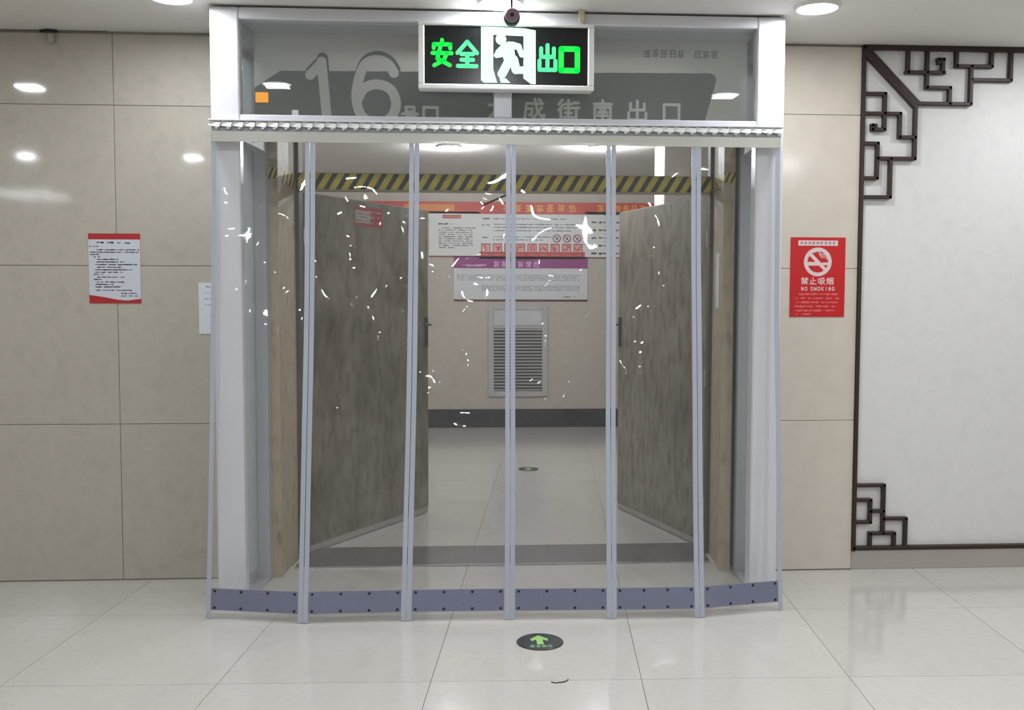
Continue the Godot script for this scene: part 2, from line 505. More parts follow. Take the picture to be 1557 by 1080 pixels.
# ------------------------------------------------------------------ hall
func hall() -> void:
	# floor: dark joint bed with a tile lattice that runs through the doorway
	var fl := thing("floor", "polished pale beige floor tiles with thin joints", "floor", Vector3.ZERO, "", "structure")
	var st := new_st()
	span(st, -6.2, 6.2, -0.12, -0.004, -11.2, 9.2)
	part("joint_bed", st, mats.grout, fl)
	st = new_st()
	span(st, -6.2, 6.2, -0.012, 0.0, 4.55, 9.2)
	part("far_floor", st, mats.floor[0], fl)
	var a := Vector2(0.085, -0.82)
	var b := Vector2(0.804, 0.0215)
	st = new_st()
	var pl := []
	for k in [[0, 0], [1, 0], [1, 1], [0, 1]]:
		pl.append(a * (0.0015 + k[1] * 0.997) + b * (0.0015 + k[0] * 0.997))
	prism(st, pl, -0.012, 0.0)
	var tile := done(st)
	for i in range(-10, 10):
		for j in range(-10, 10):
			var p := Vector2(-0.084, -3.649) + a * j + b * i
			var c := p + a * 0.5 + b * 0.5
			if c.x < -6.3 or c.x > 6.2 or c.y > 4.2 or c.y < -11.3: continue
			if c.y < -5.4 and (c.x < -1.6 or c.x > 4.2): continue
			put("tile", tile, mats.floor[posmod(i * 7 + j * 5 + i * j, 3)], fl, Vector3(p.x, 0, p.y))
	# ceiling
	st = new_st()
	span(st, -6.2, 6.2, CEIL, CEIL + 0.12, -5.08, 9.2)
	single("ceiling", st, mats.plaster, "matte off-white hall ceiling", "ceiling", "", "structure")
	# tiled wall left of the doorway: slabs on a dark bed
	var w := thing("wall_front_left", "beige polished stone slab wall carrying the red-bordered notice", "wall", Vector3.ZERO, "", "structure")
	st = new_st()
	span(st, -6.2, -0.97, 0.0, CEIL, ZW - 0.40, ZW - 0.008)
	part("slab_bed", st, mats.joint, w)
	var rows := [0.004, 0.81, 1.617, 2.42, CEIL]
	var cols := [-6.2, -5.296, -4.096, -2.896, -1.696, -0.955]
	for r in 4:
		for c in cols.size() - 1:
			st = new_st()
			span(st, cols[c] + 0.0012, cols[c + 1] - 0.0012, rows[r] + 0.0012, rows[r + 1] - 0.0012 - (0.012 if r == 3 else 0.0), ZW - 0.012, ZW, 0.0015)
			part("slab", st, mats.wall[(r + c) % 2], w)
	# pier right of the doorway
	w = thing("wall_front_right", "narrow beige stone slab pier carrying the red no-smoking sign", "wall", Vector3.ZERO, "", "structure")
	st = new_st()
	span(st, 1.52, 2.14, 0.0, CEIL, ZW - 0.40, ZW - 0.008)
	part("slab_bed", st, mats.joint, w)
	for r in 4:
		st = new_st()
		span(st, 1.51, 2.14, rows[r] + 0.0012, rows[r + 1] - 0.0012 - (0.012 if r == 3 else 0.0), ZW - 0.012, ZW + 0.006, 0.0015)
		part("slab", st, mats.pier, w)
	# wall above the doorway
	st = new_st()
	span(st, -0.97, 1.52, 2.44, CEIL, ZW - 0.40, ZW - 0.01)
	single("wall_front_top", st, mats.plaster, "plain wall strip over the doorway behind the sign board", "wall", "", "structure")
	# white wall with the lattice
	st = new_st()
	span(st, 2.14, 6.2, 0.0, CEIL, ZW - 0.40, ZW - 0.012)
	single("wall_front_white", st, mats.white_wall, "smooth white wall panel framed by dark wooden lattice", "wall", "", "structure")
	st = new_st()
	span(st, 2.142, 6.2, 0.0, 0.104, ZW - 0.012, ZW + 0.004, 0.002)
	single("baseboard_right", st, mats.skirt, "brushed metal skirting below the dark lattice frame", "baseboard", "", "structure")
	# rest of the hall around the camera
	for q in [["wall_left", -6.3, -6.2, -5.48, 9.2], ["wall_right", 6.2, 6.3, -5.48, 9.2], ["wall_back", -6.3, 6.3, 9.2, 9.3]]:
		st = new_st()
		span(st, q[1], q[2], 0.0, CEIL, q[3], q[4])
		single(q[0], st, mats.plaster, {"wall_left": "plain hall wall far past the red-bordered notice", "wall_right": "plain hall wall far past the dark lattice", "wall_back": "plain wall closing the hall opposite the entrance frame"}[q[0]], "wall", "", "structure")

# ------------------------------------------------------------------ room behind the doors
func back_room() -> void:
	var st := new_st()
	span(st, -1.62, 4.2, 0.0, CEIL, -11.2, -11.0)
	single("wall_inner_back", st, mats.back_wall, "cream wall of the back room carrying posters and a vent", "wall", "", "structure")
	st = new_st()
	span(st, -1.72, -1.62, 0.0, CEIL, -11.2, -5.48)
	single("wall_inner_left", st, mats.back_wall, "cream side wall of the back room behind the stained left door", "wall", "", "structure")
	st = new_st()
	span(st, 4.2, 4.3, 0.0, CEIL, -11.2, -5.48)
	single("wall_inner_right", st, mats.back_wall, "cream side wall of the back room behind the cream pier", "wall", "", "structure")
	st = new_st()
	span(st, -1.72, 4.3, CEIL, CEIL + 0.12, -11.2, -5.08)
	single("ceiling_inner", st, mats.plaster, "off-white back room ceiling seen through the glass above the doors", "ceiling", "", "structure")
	st = new_st()
	span(st, 1.78, 2.45, 0.0, CEIL, -8.6, -8.2, 0.004)
	single("wall_inner_pier", st, mats.back_wall, "cream pier standing in the back room beyond the right door", "wall", "", "structure")
	st = new_st()
	span(st, -1.62, 4.2, 0.0, 0.208, -11.0, -10.985, 0.002)
	single("baseboard_back", st, mats.black_stone, "black stone skirting along the back room wall", "baseboard", "", "structure")
	# posters and banner
	banner()
	posters()
	vent()
	# threshold
	var t := thing("threshold", "dark grey stone door threshold with a bright metal edge", "threshold")
	st = new_st()
	prism(st, skew(-0.92, 1.352, -5.262, -5.67), -0.002, 0.006)
	part("stone_slab", st, mats.granite, t)
	st = new_st()
	prism(st, skew(-0.92, 1.352, -5.25, -5.264), -0.002, 0.009)
	part("metal_edge", st, mats.steel, t)

func poster(called: String, img: Image, c: Vector3, w: float, h: float, label: String, category := "poster", rough := 0.45, d := 0.003) -> MeshInstance3D:
	var m := put(numbered(called), sheet(w, h, d), printed(img, rough), self, c)
	meta(m, label, category)
	return m

func banner() -> void:
	var r := RandomNumberGenerator.new()
	r.seed = 3
	var i := canvas(1024, 36, Color(0.78, 0.26, 0.19))
	var y := Color(0.90, 0.62, 0.24)
	# banner runs x -1.2 .. 2.6
	rect(i, 180, 8, 150, 20, Color(0.87, 0.55, 0.20))
	rect(i, 0, 32, 330, 4, y)
	for k in 7: blob(i, 476 + k * 33, 7, 22, 23, 4.0, y, r)
	for k in 9: blob(i, 762 + k * 26, 6, 20, 22, 4.0, y, r)
	rect(i, 745, 31, 279, 4, y)
	poster("slogan_banner", i, Vector3(0.7, 2.468, -10.99), 3.8, 0.132, "narrow orange-red banner with yellow lettering above the back room posters", "banner")

func posters() -> void:
	var r := RandomNumberGenerator.new()
	r.seed = 5
	var gray := Color(0.42, 0.42, 0.44)
	# white sheet with a red tag
	var i := canvas(256, 228, Color(0.89, 0.89, 0.875))
	rect(i, 70, 16, 92, 18, Color(0.45, 0.18, 0.15))
	rect(i, 73, 19, 86, 12, Color(0.82, 0.42, 0.33))
	blur_line(i, 50, 62, 64, 9, Color(0.15, 0.15, 0.15), r)
	for k in 10: blur_line(i, 50 if k > 0 else 66, 82 + k * 11, 170 - (90 if k == 9 else 0), 7, gray, r)
	rect(i, 0, 222, 256, 6, Color(0.55, 0.2, 0.17))
	poster("notice_sheet", i, Vector3(0.02, 2.172, -10.99), 0.565, 0.503, "white printed sheet with a small red tag, on the back room wall")
	# safety poster with pictograms
	i = canvas(640, 272, Color(0.88, 0.885, 0.89))
	for k in [[18, 28, 2], [18, 66, 2], [18, 142, 2]]: blur_line(i, k[0], k[1], 44, 10, Color(0.3, 0.3, 0.32), r)
	for k in [[84, 28, 440], [84, 62, 500], [84, 80, 500], [84, 100, 470], [84, 138, 350], [84, 156, 300]]: blur_line(i, k[0], k[1], k[2], 8, gray, r)
	var red := Color(0.76, 0.24, 0.24)
	for k in 3:
		var c := Vector2(468 + k * 62, 146)
		ring(i, c, 22, 6, Color(0.55, 0.13, 0.17))
		line(i, c - Vector2(15, 15), c + Vector2(15, 15), 5, Color(0.55, 0.13, 0.17))
		line(i, c + Vector2(-4, 8), c + Vector2(6, -8), 6, Color(0.3, 0.12, 0.14))
	rect(i, 0, 228, 640, 44, red)
	for k in 9:
		var x := 10 + k * 70
		rect(i, x, 178, 56, 58, Color(0.62, 0.17, 0.19))
		rect(i, x + 5, 184, 46, 46, Color(0.86, 0.62, 0.60))
		for q in 3: line(i, Vector2(x + 8 + r.randf() * 38, 188 + r.randf() * 36), Vector2(x + 8 + r.randf() * 38, 188 + r.randf() * 36), 7, red)
		blur_line(i, x + 4, 246, 46, 9, Color(0.85, 0.45, 0.42), r)
	poster("safety_poster", i, Vector3(0.896, 2.150, -10.99), 1.188, 0.50, "white safety poster with red pictogram row and three prohibition rings")
	# narrow list
	i = canvas(160, 228, Color(0.88, 0.88, 0.865))
	for k in 6:
		if k > 0: blur_line(i, 30, 14 + k * 38, 20, 12, Color(0.12, 0.12, 0.12), r)
		if k > 0: blur_line(i, 64, 14 + k * 38, 14, 12, Color(0.12, 0.12, 0.12), r)
		blur_line(i, 84, 14 + k * 38, 68, 10, Color(0.2, 0.2, 0.2), r)
		blur_line(i, 84, 32 + k * 38, 50, 4, Color(0.6, 0.6, 0.6), r)
	rect(i, 0, 222, 160, 6, Color(0.5, 0.32, 0.12))
	poster("list_sheet", i, Vector3(1.69, 2.172, -10.99), 0.40, 0.52, "white list sheet with short black rows beside the safety poster")
	# purple-headed poster
	i = canvas(640, 212, Color(0.84, 0.845, 0.855))
	rect(i, 0, 0, 640, 56, Color(0.55, 0.17, 0.47))
	var pale := Color(0.82, 0.62, 0.79)
	blur_line(i, 42, 42, 112, 15, pale, r)
	for k in 6: blob(i, 190 + k * 38, 22, 28, 28, 5.5, pale, r)
	for k in 4: blur_line(i, 14, 88 + k * 8, 590, 6, Color(0.62, 0.62, 0.64), r)
	for k in 4: blur_line(i, 132, 140 + k * 7, 470, 6, Color(0.62, 0.62, 0.64), r)
	blur_line(i, 520, 192, 60, 8, Color(0.3, 0.3, 0.32), r)
	rect(i, 0, 204, 640, 8, Color(0.30, 0.06, 0.13))
	poster("purple_poster", i, Vector3(0.768, 1.678, -10.99), 1.505, 0.50, "poster with a purple title bar and two grey text blocks")

func vent() -> void:
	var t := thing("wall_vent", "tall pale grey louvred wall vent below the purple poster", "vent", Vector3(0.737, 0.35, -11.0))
	var g := mat(Color(0.72, 0.715, 0.71), 0.45)
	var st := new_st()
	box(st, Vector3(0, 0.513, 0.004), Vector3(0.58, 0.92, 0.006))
	part("depth_shade_backing", st, mats.dark, t)  # black plate: the unlit depth behind the slats, painted in
	for s in [-1.0, 1.0]:
		st = new_st()
		box(st, Vector3(s * 0.306, 0.513, 0.012), Vector3(0.064, 1.026, 0.024), 0.004)
		part("stile", st, g, t)
	for y in [[0.03, 0.06], [0.785, 0.03], [1.005, 0.042]]:
		st = new_st()
		box(st, Vector3(0, y[0], 0.012), Vector3(0.55, y[1], 0.024), 0.003)
		part("rail", st, g, t)
	st = new_st()
	box(st, Vector3(0, 0.892, 0.010), Vector3(0.548, 0.18, 0.012), 0.003)
	part("cover_plate", st, mat(Color(0.78, 0.79, 0.79), 0.3), t)
	st = new_st()
	box(st, Vector3.ZERO, Vector3(0.552, 0.0215, 0.004), 0.001, Transform3D(Basis(Vector3.RIGHT, deg_to_rad(28)), Vector3.ZERO))
	var m := done(st)
	for k in 20: put("slat", m, g, t, Vector3(0, 0.076 + k * 0.0358, 0.014))

# ------------------------------------------------------------------ white entrance frame standing out from the wall
func entrance_frame() -> void:
	var t := thing("entrance_frame", "white metal entrance frame with glazed sides, standing proud of the beige wall", "door frame")
	var st: SurfaceTool
	for q in [[-1.097, -0.968], [1.430, 1.562]]:
		st = new_st()
		span(st, q[0], q[1], 0.0, CEIL - 0.011, ZF, ZF - 0.075, 0.006)
		part("post", st, mats.frame, t)
	st = new_st()
	span(st, -0.968, 1.430, 2.722, CEIL - 0.011, ZF - 0.002, ZF - 0.072, 0.004)
	part("head", st, mats.frame, t)
	st = new_st()
	span(st, -0.968, 1.430, 2.19, 2.292, ZF - 0.002, ZF - 0.072, 0.004)
	part("transom", st, mats.frame, t)
	st = new_st()
	span(st, 0.192, 0.276, 2.292, 2.722, ZF - 0.002, ZF - 0.072, 0.004)
	part("mullion", st, mats.frame, t)
	for q in [[-0.968, 0.192], [0.276, 1.430]]:
		st = new_st()
		span(st, q[0], q[1], 2.292, 2.722, ZF - 0.034, ZF - 0.034)
		st = new_st()
		plate(st, [Vector2(q[0], 2.292), Vector2(q[1], 2.292), Vector2(q[1], 2.722), Vector2(q[0], 2.722)], ZF - 0.034, 0.004)
		part("pane", st, mats.glass, t)
	# soffit between the front and the board
	st = new_st()
	prism(st, skew(-1.06, 1.53, ZF - 0.072, -5.07), 2.735, 2.762)
	part("soffit", st, mats.alu, t)
	# glazed sides: sill, rails, rear post, panes
	for s in 2:
		var xo := -1.09 if s == 0 else 1.555      # outer
		var xg := -1.045 if s == 0 else 1.508     # glass
		var xi := -0.985 if s == 0 else 1.448     # inner
		st = new_st()
		prism(st, skew(minf(xo, xi), maxf(xo, xi), ZF - 0.075, -5.03), 0.0, 0.018)
		part("sill", st, mats.alu, t)
		st = new_st()
		prism(st, skew(minf(xo, xg), maxf(xo, xg), ZF - 0.075, -5.03), 0.018, 0.07)
		part("rail", st, mats.alu, t)
		for y in [[2.19, 2.29], [2.66, 2.735]]:
			st = new_st()
			prism(st, skew(minf(xo, xi), maxf(xo, xi), ZF - 0.075, -5.03), y[0], y[1])
			part("rail", st, mats.alu, t)
		st = new_st()
		prism(st, skew(minf(xo, xi), maxf(xo, xi), -5.03, -5.085), 0.0, 2.735)
		part("rear_post", st, mats.alu, t)
		for y in [[0.07, 2.19], [2.29, 2.66]]:
			st = new_st()
			prism(st, skew(xg - 0.003, xg + 0.003, ZF - 0.075, -5.03), y[0], y[1])
			part("side_pane", st, mats.side_glass, t)
	# sign board behind the upper panes
	board()

func board() -> void:
	var W := 1536
	var H := 300
	var x0 := -0.955
	var x1 := 1.465
	var ytop := 2.735
	var k := W / (x1 - x0)
	var i := canvas(W, H, Color(0.76, 0.755, 0.72))
	var P := func(x: float, y: float) -> Vector2: return Vector2((x - x0) * k, (ytop - y) * k)
	var dark := Color(0.39, 0.39, 0.375)
	fill_poly(i, PackedVector2Array([P.call(-0.955, 2.2), P.call(-0.955, 2.47), P.call(-0.83, 2.553), P.call(1.275, 2.574), P.call(1.30, 2.566), P.call(1.312, 2.545), P.call(1.23, 2.25), P.call(1.2, 2.2)]), dark)
	# figures 16 with a dark edge above and beside, where they rise over the band
	var fig := func(px: float, py: float) -> Vector2: return P.call(-0.71 + (px - 463.0) * 0.00326, 2.662 - (py - 72.0) * 0.00308)
	var one := [[487, 92, 497, 215], [483, 99, 470, 113]]
	var six := [[]]
	var cv := Curve2D.new()
	var kn := [594, 108, 585, 94, 568, 88, 551, 96, 541, 122, 538, 150, 546, 176, 567, 187, 588, 179, 597, 157, 589, 134, 568, 126, 549, 133, 541, 148]
	for n in range(0, kn.size(), 2):
		var p := Vector2(kn[n], kn[n + 1])
		var u := Vector2(kn[maxi(n - 2, 0)], kn[maxi(n - 2, 0) + 1])
		var v := Vector2(kn[mini(n + 2, kn.size() - 2)], kn[mini(n + 2, kn.size() - 2) + 1])
		cv.add_point(p, (u - v) / 6.0, (v - u) / 6.0)
	for n in 61:
		var p := cv.sample_baked(cv.get_baked_length() * n / 60.0)
		six[0].append_array([p.x, p.y])
	for pass_n in 2:
		for s in one + six:
			for n in range(0, s.size() - 2, 2):
				var off := Vector2(3, -10) if pass_n == 0 else Vector2.ZERO
				line(i, fig.call(s[n], s[n + 1]) + off, fig.call(s[n + 2], s[n + 3]) + off, 34.0 if pass_n == 0 else 30.0, dark if pass_n == 0 else Color(0.76, 0.755, 0.73))
	var pale := Color(0.76, 0.755, 0.73)
	var mm := 0.003268 * k
	for q in [["hao", 613, 163, 27, 26], ["kou", 641, 161, 32, 28], ["da", 742, 147, 36, 34], ["cheng", 796, 148, 33, 34], ["jie", 848, 148, 33, 34], ["nan", 900, 149, 33, 34], ["chu", 953, 149, 33, 34], ["kou", 1004, 150, 36, 36]]:
		var o: Vector2 = P.call(0.355 + (q[1] - 798.0) * 0.003268, 2.44 - (q[2] - 148.0) * 0.00303)
		ink(i, q[0], o.x, o.y, q[3] * mm, q[4] * mm * 0.93, 9.0, pale)
	var r := RandomNumberGenerator.new()
	r.seed = 9
	for n in 9:
		var o: Vector2 = P.call(0.945 + n * 0.042, 2.685)
		if n == 5: continue
		blob(i, o.x, o.y, 22, 25, 4.0, Color(0.55, 0.545, 0.52), r)
	var st := new_st()
	var b := thing("direction_board", "grey exit direction board lettered 16 in large figures, behind the upper glass", "sign", Vector3((x0 + x1) / 2, ytop - H / k / 2, -4.87))
	put("face", sheet(x1 - x0, H / k, 0.012), printed(i, 0.5), b)
	# small labels stuck to the pane
	st = new_st()
	box(st, Vector3(-0.872, 2.375, ZF - 0.030), Vector3(0.058, 0.046, 0.001))
	single("orange_sticker", st, mat(Color(0.93, 0.62, 0.18), 0.5), "small orange sticker on the glass beside the large 16", "sticker")
	st = new_st()
	box(st, Vector3(-0.722, 2.306, ZF - 0.030), Vector3(0.03, 0.028, 0.001))
	single("white_sticker", st, mat(Color(0.75, 0.75, 0.74), 0.5), "tiny white sticker at the foot of the glass below the figure 1", "sticker")

# ------------------------------------------------------------------ cream door frame, header with warning tape, and the two open leaves
func doors() -> void:
	var t := thing("door_frame", "worn cream double door frame with striped warning tape on its header", "door frame")
	var st: SurfaceTool
	for s in 2:
		var a := -0.99 if s == 0 else 1.37
		var b := -0.94 if s == 0 else 1.43
		# casing and jamb, following the passage
		st = new_st()
		prism(st, skew(a, b, -5.09, -5.16), 0.0, 2.42)
		part("casing", st, mats.casing, t)
		st = new_st()
		if s == 0: prism(st, skew(-0.99, -0.945, -5.162, -5.44), 0.0, 2.42)
		else: prism(st, skew(1.375, 1.43, -5.162, -5.44), 0.0, 2.42)
		part("jamb", st, mats.casing, t)
		st = new_st()
		if s == 0: prism(st, skew(-0.985, -0.925, -5.442, -5.53), 0.0, 2.42)
		else: prism(st, skew(1.355, 1.42, -5.442, -5.53), 0.0, 2.42)
		part("door_stop", st, mat(Color(0.30, 0.26, 0.215), 0.6), t)
	st = new_st()
	prism(st, skew(-0.95, 1.38, -5.442, -5.53), 2.045, 2.14)
	part("header", st, mats.casing, t)
	st = new_st()
	prism(st, skew(-0.95, 1.38, -5.442, -5.53), 2.38, 2.44)
	part("top_rail", st, mats.casing, t)
	st = new_st()
	prism(st, skew(-0.93, 1.36, -5.485, -5.489), 2.14, 2.38)
	part("transom_pane", st, mats.glass, t)
	# striped tape: on the header and round both casings
	var img := canvas(1024, 42, Color(0.78, 0.72, 0.20))
	for k in range(-1, 36):
		for y in 42:
			var x := k * 30.0 + (42 - y) * 0.55
			rect(img, x, y, 13, 1, Color(0.10, 0.095, 0.08))
	var tm := printed(img, 0.5)
	var x0 := sx(-0.926, -5.44)
	var x1 := sx(1.36, -5.44)
	put("warning_tape", sheet(x1 - x0, 0.086, 0.002), tm, t, Vector3((x0 + x1) / 2, 2.093, -5.441))
	for s in 2:
		var q0 := Vector2(sx(-0.944, -5.165), -5.165) if s == 0 else Vector2(sx(1.374, -5.165), -5.165)
		var q1 := Vector2(sx(-0.944, -5.44), -5.44) if s == 0 else Vector2(sx(1.374, -5.44), -5.44)
		var i2 := canvas(112, 42, Color(0.78, 0.72, 0.20))
		for k in range(-1, 5):
			for y in 42: rect(i2, k * 28.0 + (42 - y) * 0.55, y, 12, 1, Color(0.10, 0.095, 0.08))
		var m := put("warning_tape", sheet(q0.distance_to(q1), 0.075, 0.002), printed(i2, 0.5), t, Vector3((q0.x + q1.x) / 2, 2.088, (q0.y + q1.y) / 2))
		var d := (q1 - q0) if s == 0 else (q0 - q1)
		m.rotation.y = -d.angle()
		var xx := sx(-0.965, -5.09) if s == 0 else sx(1.40, -5.09)
		m = put("warning_tape", sheet(0.05 if s == 0 else 0.06, 0.055, 0.002), printed(i2.get_region(Rect2i(0, 0, 56, 42)), 0.5), t, Vector3(xx, 2.09, -5.0895))
	st = new_st()
	tube(st, [Vector3(0.31, 2.05, -5.50), Vector3(0.30, 2.035, -5.52), Vector3(0.17, 1.985, -5.62)], 0.006)
	part("stay_arm", st, mats.dark, t)
	# leaves
	leaf("door_1", Vector2(-0.825, -5.545), Vector2(-0.163, -6.615), mats.door_a, "wide open grimy grey-brown metal door leaf with a red and white sticker", 1.0)
	leaf("door_2", Vector2(1.455, -5.545), Vector2(1.14, -6.675), mats.door_b, "wide open scuffed grey metal door leaf on the no-smoking sign side", -1.0)

func leaf(called: String, h: Vector2, e: Vector2, m: Material, label: String, side: float) -> void:
	var d := e - h
	var l := d.length()
	var t := thing(called, label, "door", Vector3(h.x, 0, h.y), "", "structure")
	t.rotation.y = -d.angle()
	# local x runs along the leaf from hinge to free edge; the face seen is turned to +z * side
	var st := new_st()
	box(st, Vector3(l / 2, 1.0435, -side * 0.022), Vector3(l, 2.003, 0.044), 0.004)
	part("leaf_panel", st, m, t)
	st = new_st()
	box(st, Vector3(l / 2, 0.024, -side * 0.018), Vector3(l - 0.01, 0.04, 0.034), 0.003)
	part("bottom_strip", st, mat(Color(0.66, 0.64, 0.61), 0.35), t)  # pale strip along the foot of the leaf
	st = new_st()
	box(st, Vector3(l - 0.03, 1.23, side * 0.004), Vector3(0.035, 0.20, 0.008), 0.002)
	tube(st, [Vector3(l - 0.03, 1.28, 0), Vector3(l - 0.03, 1.28, side * 0.04)], 0.008)
	tube(st, [Vector3(l - 0.03, 1.28, side * 0.04), Vector3(l - 0.11, 1.28, side * 0.042)], 0.008)
	part("lock_handle", st, mat(Color(0.20, 0.19, 0.18), 0.4, 0.6), t)
	for y in [0.25, 1.0, 1.8]:
		st = new_st()
		tube(st, [Vector3(-0.008, y - 0.05, side * 0.006), Vector3(-0.008, y + 0.05, side * 0.006)], 0.008, 10)
		part("hinge", st, mats.steel, t)
	if side > 0.0:
		var i := canvas(160, 96, Color(0.60, 0.17, 0.19))
		rect(i, 2, 20, 88, 60, Color(0.66, 0.60, 0.58))
		var r := RandomNumberGenerator.new()
		r.seed = 4
		for k in 3: blur_line(i, 8, 36 + k * 16, 76, 8, Color(0.5, 0.42, 0.42), r)
		for k in 3: blur_line(i, 96, 22 + k * 26, 56, 14, Color(0.74, 0.45, 0.44), r)
		var s := put("sticker", sheet(0.285, 0.12, 0.001), printed(i, 0.5), t, Vector3(0.60, 1.95, 0.0005))
		s.set_meta("label", "red and white sticker")

# ------------------------------------------------------------------ clear magnetic strip curtain
const XT := [-1.082, -0.641, -0.172, 0.268, 0.730, 1.128, 1.524]
const XB := [-1.120, -0.671, -0.212, 0.257, 0.720, 1.125, 1.542]
const ZB := [-4.440, -4.348, -4.356, -4.349, -4.334, -4.330, -4.418]
const YT := 2.205
const YB := 0.008

func seam(i: int, y: float) -> Vector3:
	var t := clampf((YT - y) / (YT - YB), 0.0, 1.0)
	var s := pow(t, 1.5)
	var w := 0.002 * sin(y * 4.1 + i * 1.9) * sin(PI * t)
	return Vector3(lerpf(XT[i], XB[i], s) + w * 0.6, y, lerpf(-4.515, ZB[i], s) + w)

func sag(i: int, u: float, y: float) -> Vector3:
	var p := seam(i, y).lerp(seam(i + 1, y), u)
	var t := (YT - y) / (YT - YB)
	var e := sin(PI * u)
	var f := float(i)
	p.z += e * sin(PI * clampf(t * 1.02, 0.0, 1.0)) * (0.010 + 0.006 * sin(f * 2.3))
	var h := pow(e, 0.6) * minf(1.0, 6.0 * t) * minf(1.0, 6.0 * (1.0 - t))
	p.z += h * (0.0036 * sin(p.x * 8.0 + y * 7.0 + f * 1.7) + 0.0013 * sin(p.x * 25.0 + y * 6.0 + f * 2.9) + 0.0013 * sin(p.x * -11.0 + y * 23.0 + f) + 0.0011 * sin(p.x * 16.0 + y * 21.0 + f * 4.1))
	return p

# solid strip between u0 and u1 (given as offsets in metres from either seam), y0..y1, thickness d, in front of the sheet by off
func band(i: int, u0: float, u1: float, y0: float, y1: float, d: float, off: float, nu: int, nv: int) -> ArrayMesh:
	var st := SurfaceTool.new()
	st.begin(Mesh.PRIMITIVE_TRIANGLES)
	for side in 2:
		st.set_smooth_group(side)
		for a in nu:
			for b in nv:
				var q := []
				for k in [[0, 0], [1, 0], [1, 1], [0, 1]]:
					var p := sag(i, lerpf(u0, u1, float(a + k[0]) / nu), lerpf(y0, y1, float(b + k[1]) / nv))
					p.z += off + (d if side == 1 else 0.0)
					q.append(p)
				quad(st, q[0], q[1], q[2], q[3], (q[0] + q[2]) / 2 + Vector3(0, 0, -1 if side == 1 else 1))
	st.set_smooth_group(-1)
	for e in 2:
		for b in nv:
			var u := u0 if e == 0 else u1
			var p := sag(i, u, lerpf(y0, y1, float(b) / nv)) + Vector3(0, 0, off)
			var q := sag(i, u, lerpf(y0, y1, float(b + 1) / nv)) + Vector3(0, 0, off)
			var f := Vector3(0, 0, d)
			quad(st, p, q, q + f, p + f, (p + q) / 2 + Vector3(1 if e == 0 else -1, 0, 0))
		for a in nu:
			var y := y0 if e == 0 else y1
			var p := sag(i, lerpf(u0, u1, float(a) / nu), y) + Vector3(0, 0, off)
			var q := sag(i, lerpf(u0, u1, float(a + 1) / nu), y) + Vector3(0, 0, off)
			var f := Vector3(0, 0, d)
			quad(st, p, q, q + f, p + f, (p + q) / 2 + Vector3(0, 1 if (y0 < y1) == (e == 0) else -1, 0))
	st.generate_normals()
	return st.commit()

func clear_sheet(i: int, u0: float, u1: float) -> ArrayMesh:
	var st := SurfaceTool.new()
	st.begin(Mesh.PRIMITIVE_TRIANGLES)
	var nu := 24
	var nv := 120
	for b in nv + 1:
		for a in nu + 1:
			var u := lerpf(u0, u1, float(a) / nu)
			var y := lerpf(YT, YB + 0.004, float(b) / nv)
			var p := sag(i, u, y)
			var du := sag(i, u + 0.004, y) - sag(i, u - 0.004, y)
			var dy := sag(i, u, y + 0.004) - sag(i, u, y - 0.004)
			st.set_normal(du.cross(dy).normalized())
			st.add_vertex(p)
	for b in nv:
		for a in nu:
			var k := b * (nu + 1) + a
			for n in [k, k + 1, k + nu + 2, k, k + nu + 2, k + nu + 1]: st.add_index(n)
	return st.commit()

func curtain() -> void:
	var c := thing("strip_curtain", "clear vinyl strip curtain with grey seams and blue-grey riveted hem", "curtain")
	var sr := new_st()
	lathe(sr, [Vector2(0.0, 0.004), Vector2(0.0045, 0.003), Vector2(0.0062, 0.0), Vector2(0.0062, -0.002)], Vector3.ZERO, 12, Basis(Vector3.RIGHT, PI / 2))
	var rivet := done(sr)
	for i in 6:
		var w: float = XT[i + 1] - XT[i]
		var e := 0.0225 / w
		var t := put("curtain_panel", clear_sheet(i, e * 0.6, 1.0 - e * 0.6), mats.vinyl, c)
		put("edge_strip", band(i, 0.0015 / w, e, YB - 0.004, YT, 0.004, 0.001, 1, 40), mats.strip, t)
		put("edge_strip", band(i, 1.0 - e, 1.0 - 0.0015 / w, YB - 0.004, YT, 0.004, 0.001, 1, 40), mats.strip, t)
		put("top_band", band(i, 0.0, 1.0, YT - 0.048, YT - 0.002, 0.003, 0.0055, 8, 1), mats.top_band, t)
		put("hem_band", band(i, e * 1.05, 1.0 - e * 1.05, 0.043, 0.140, 0.004, 0.0015, 12, 3), mats.hem, t)
		for y in [0.054, 0.129]:
			for k in 4:
				var p := sag(i, lerpf(e * 1.05 + 0.035, 1.0 - e * 1.05 - 0.035, k / 3.0), y)
				put("rivet", rivet, mats.rivet, t, p + Vector3(0, 0, 0.0065))
	# rail with a row of hanger plates
	var st := new_st()
	span(st, -1.093, 1.541, 2.212, 2.256, -4.575, -4.553, 0.002)
	span(st, -1.093, 1.541, 2.250, 2.258, -4.553, -4.512, 0.002)
	part("rail_bar", st, mats.frame, c)
	st = new_st()
	span(st, -1.085, 1.532, 2.207, 2.250, -4.552, -4.530)
	part("rail_slot", st, mats.alu, c)
	st = new_st()
	var tf := Transform3D(Basis(Vector3.FORWARD, deg_to_rad(10)) * Basis(Vector3.UP, deg_to_rad(-14)) * Basis(Vector3.RIGHT, deg_to_rad(-16)), Vector3.ZERO)
	box(st, Vector3.ZERO, Vector3(0.0535, 0.024, 0.004), 0.0015, tf)
	box(st, Vector3(0.012, -0.012, -0.003), Vector3(0.012, 0.014, 0.003), 0.001, tf)
	var clip := done(st)
	for k in 51: put("hanger_plate", clip, mats.white_plastic, c, Vector3(-1.066 + k * 0.0515, 2.235, -4.514))

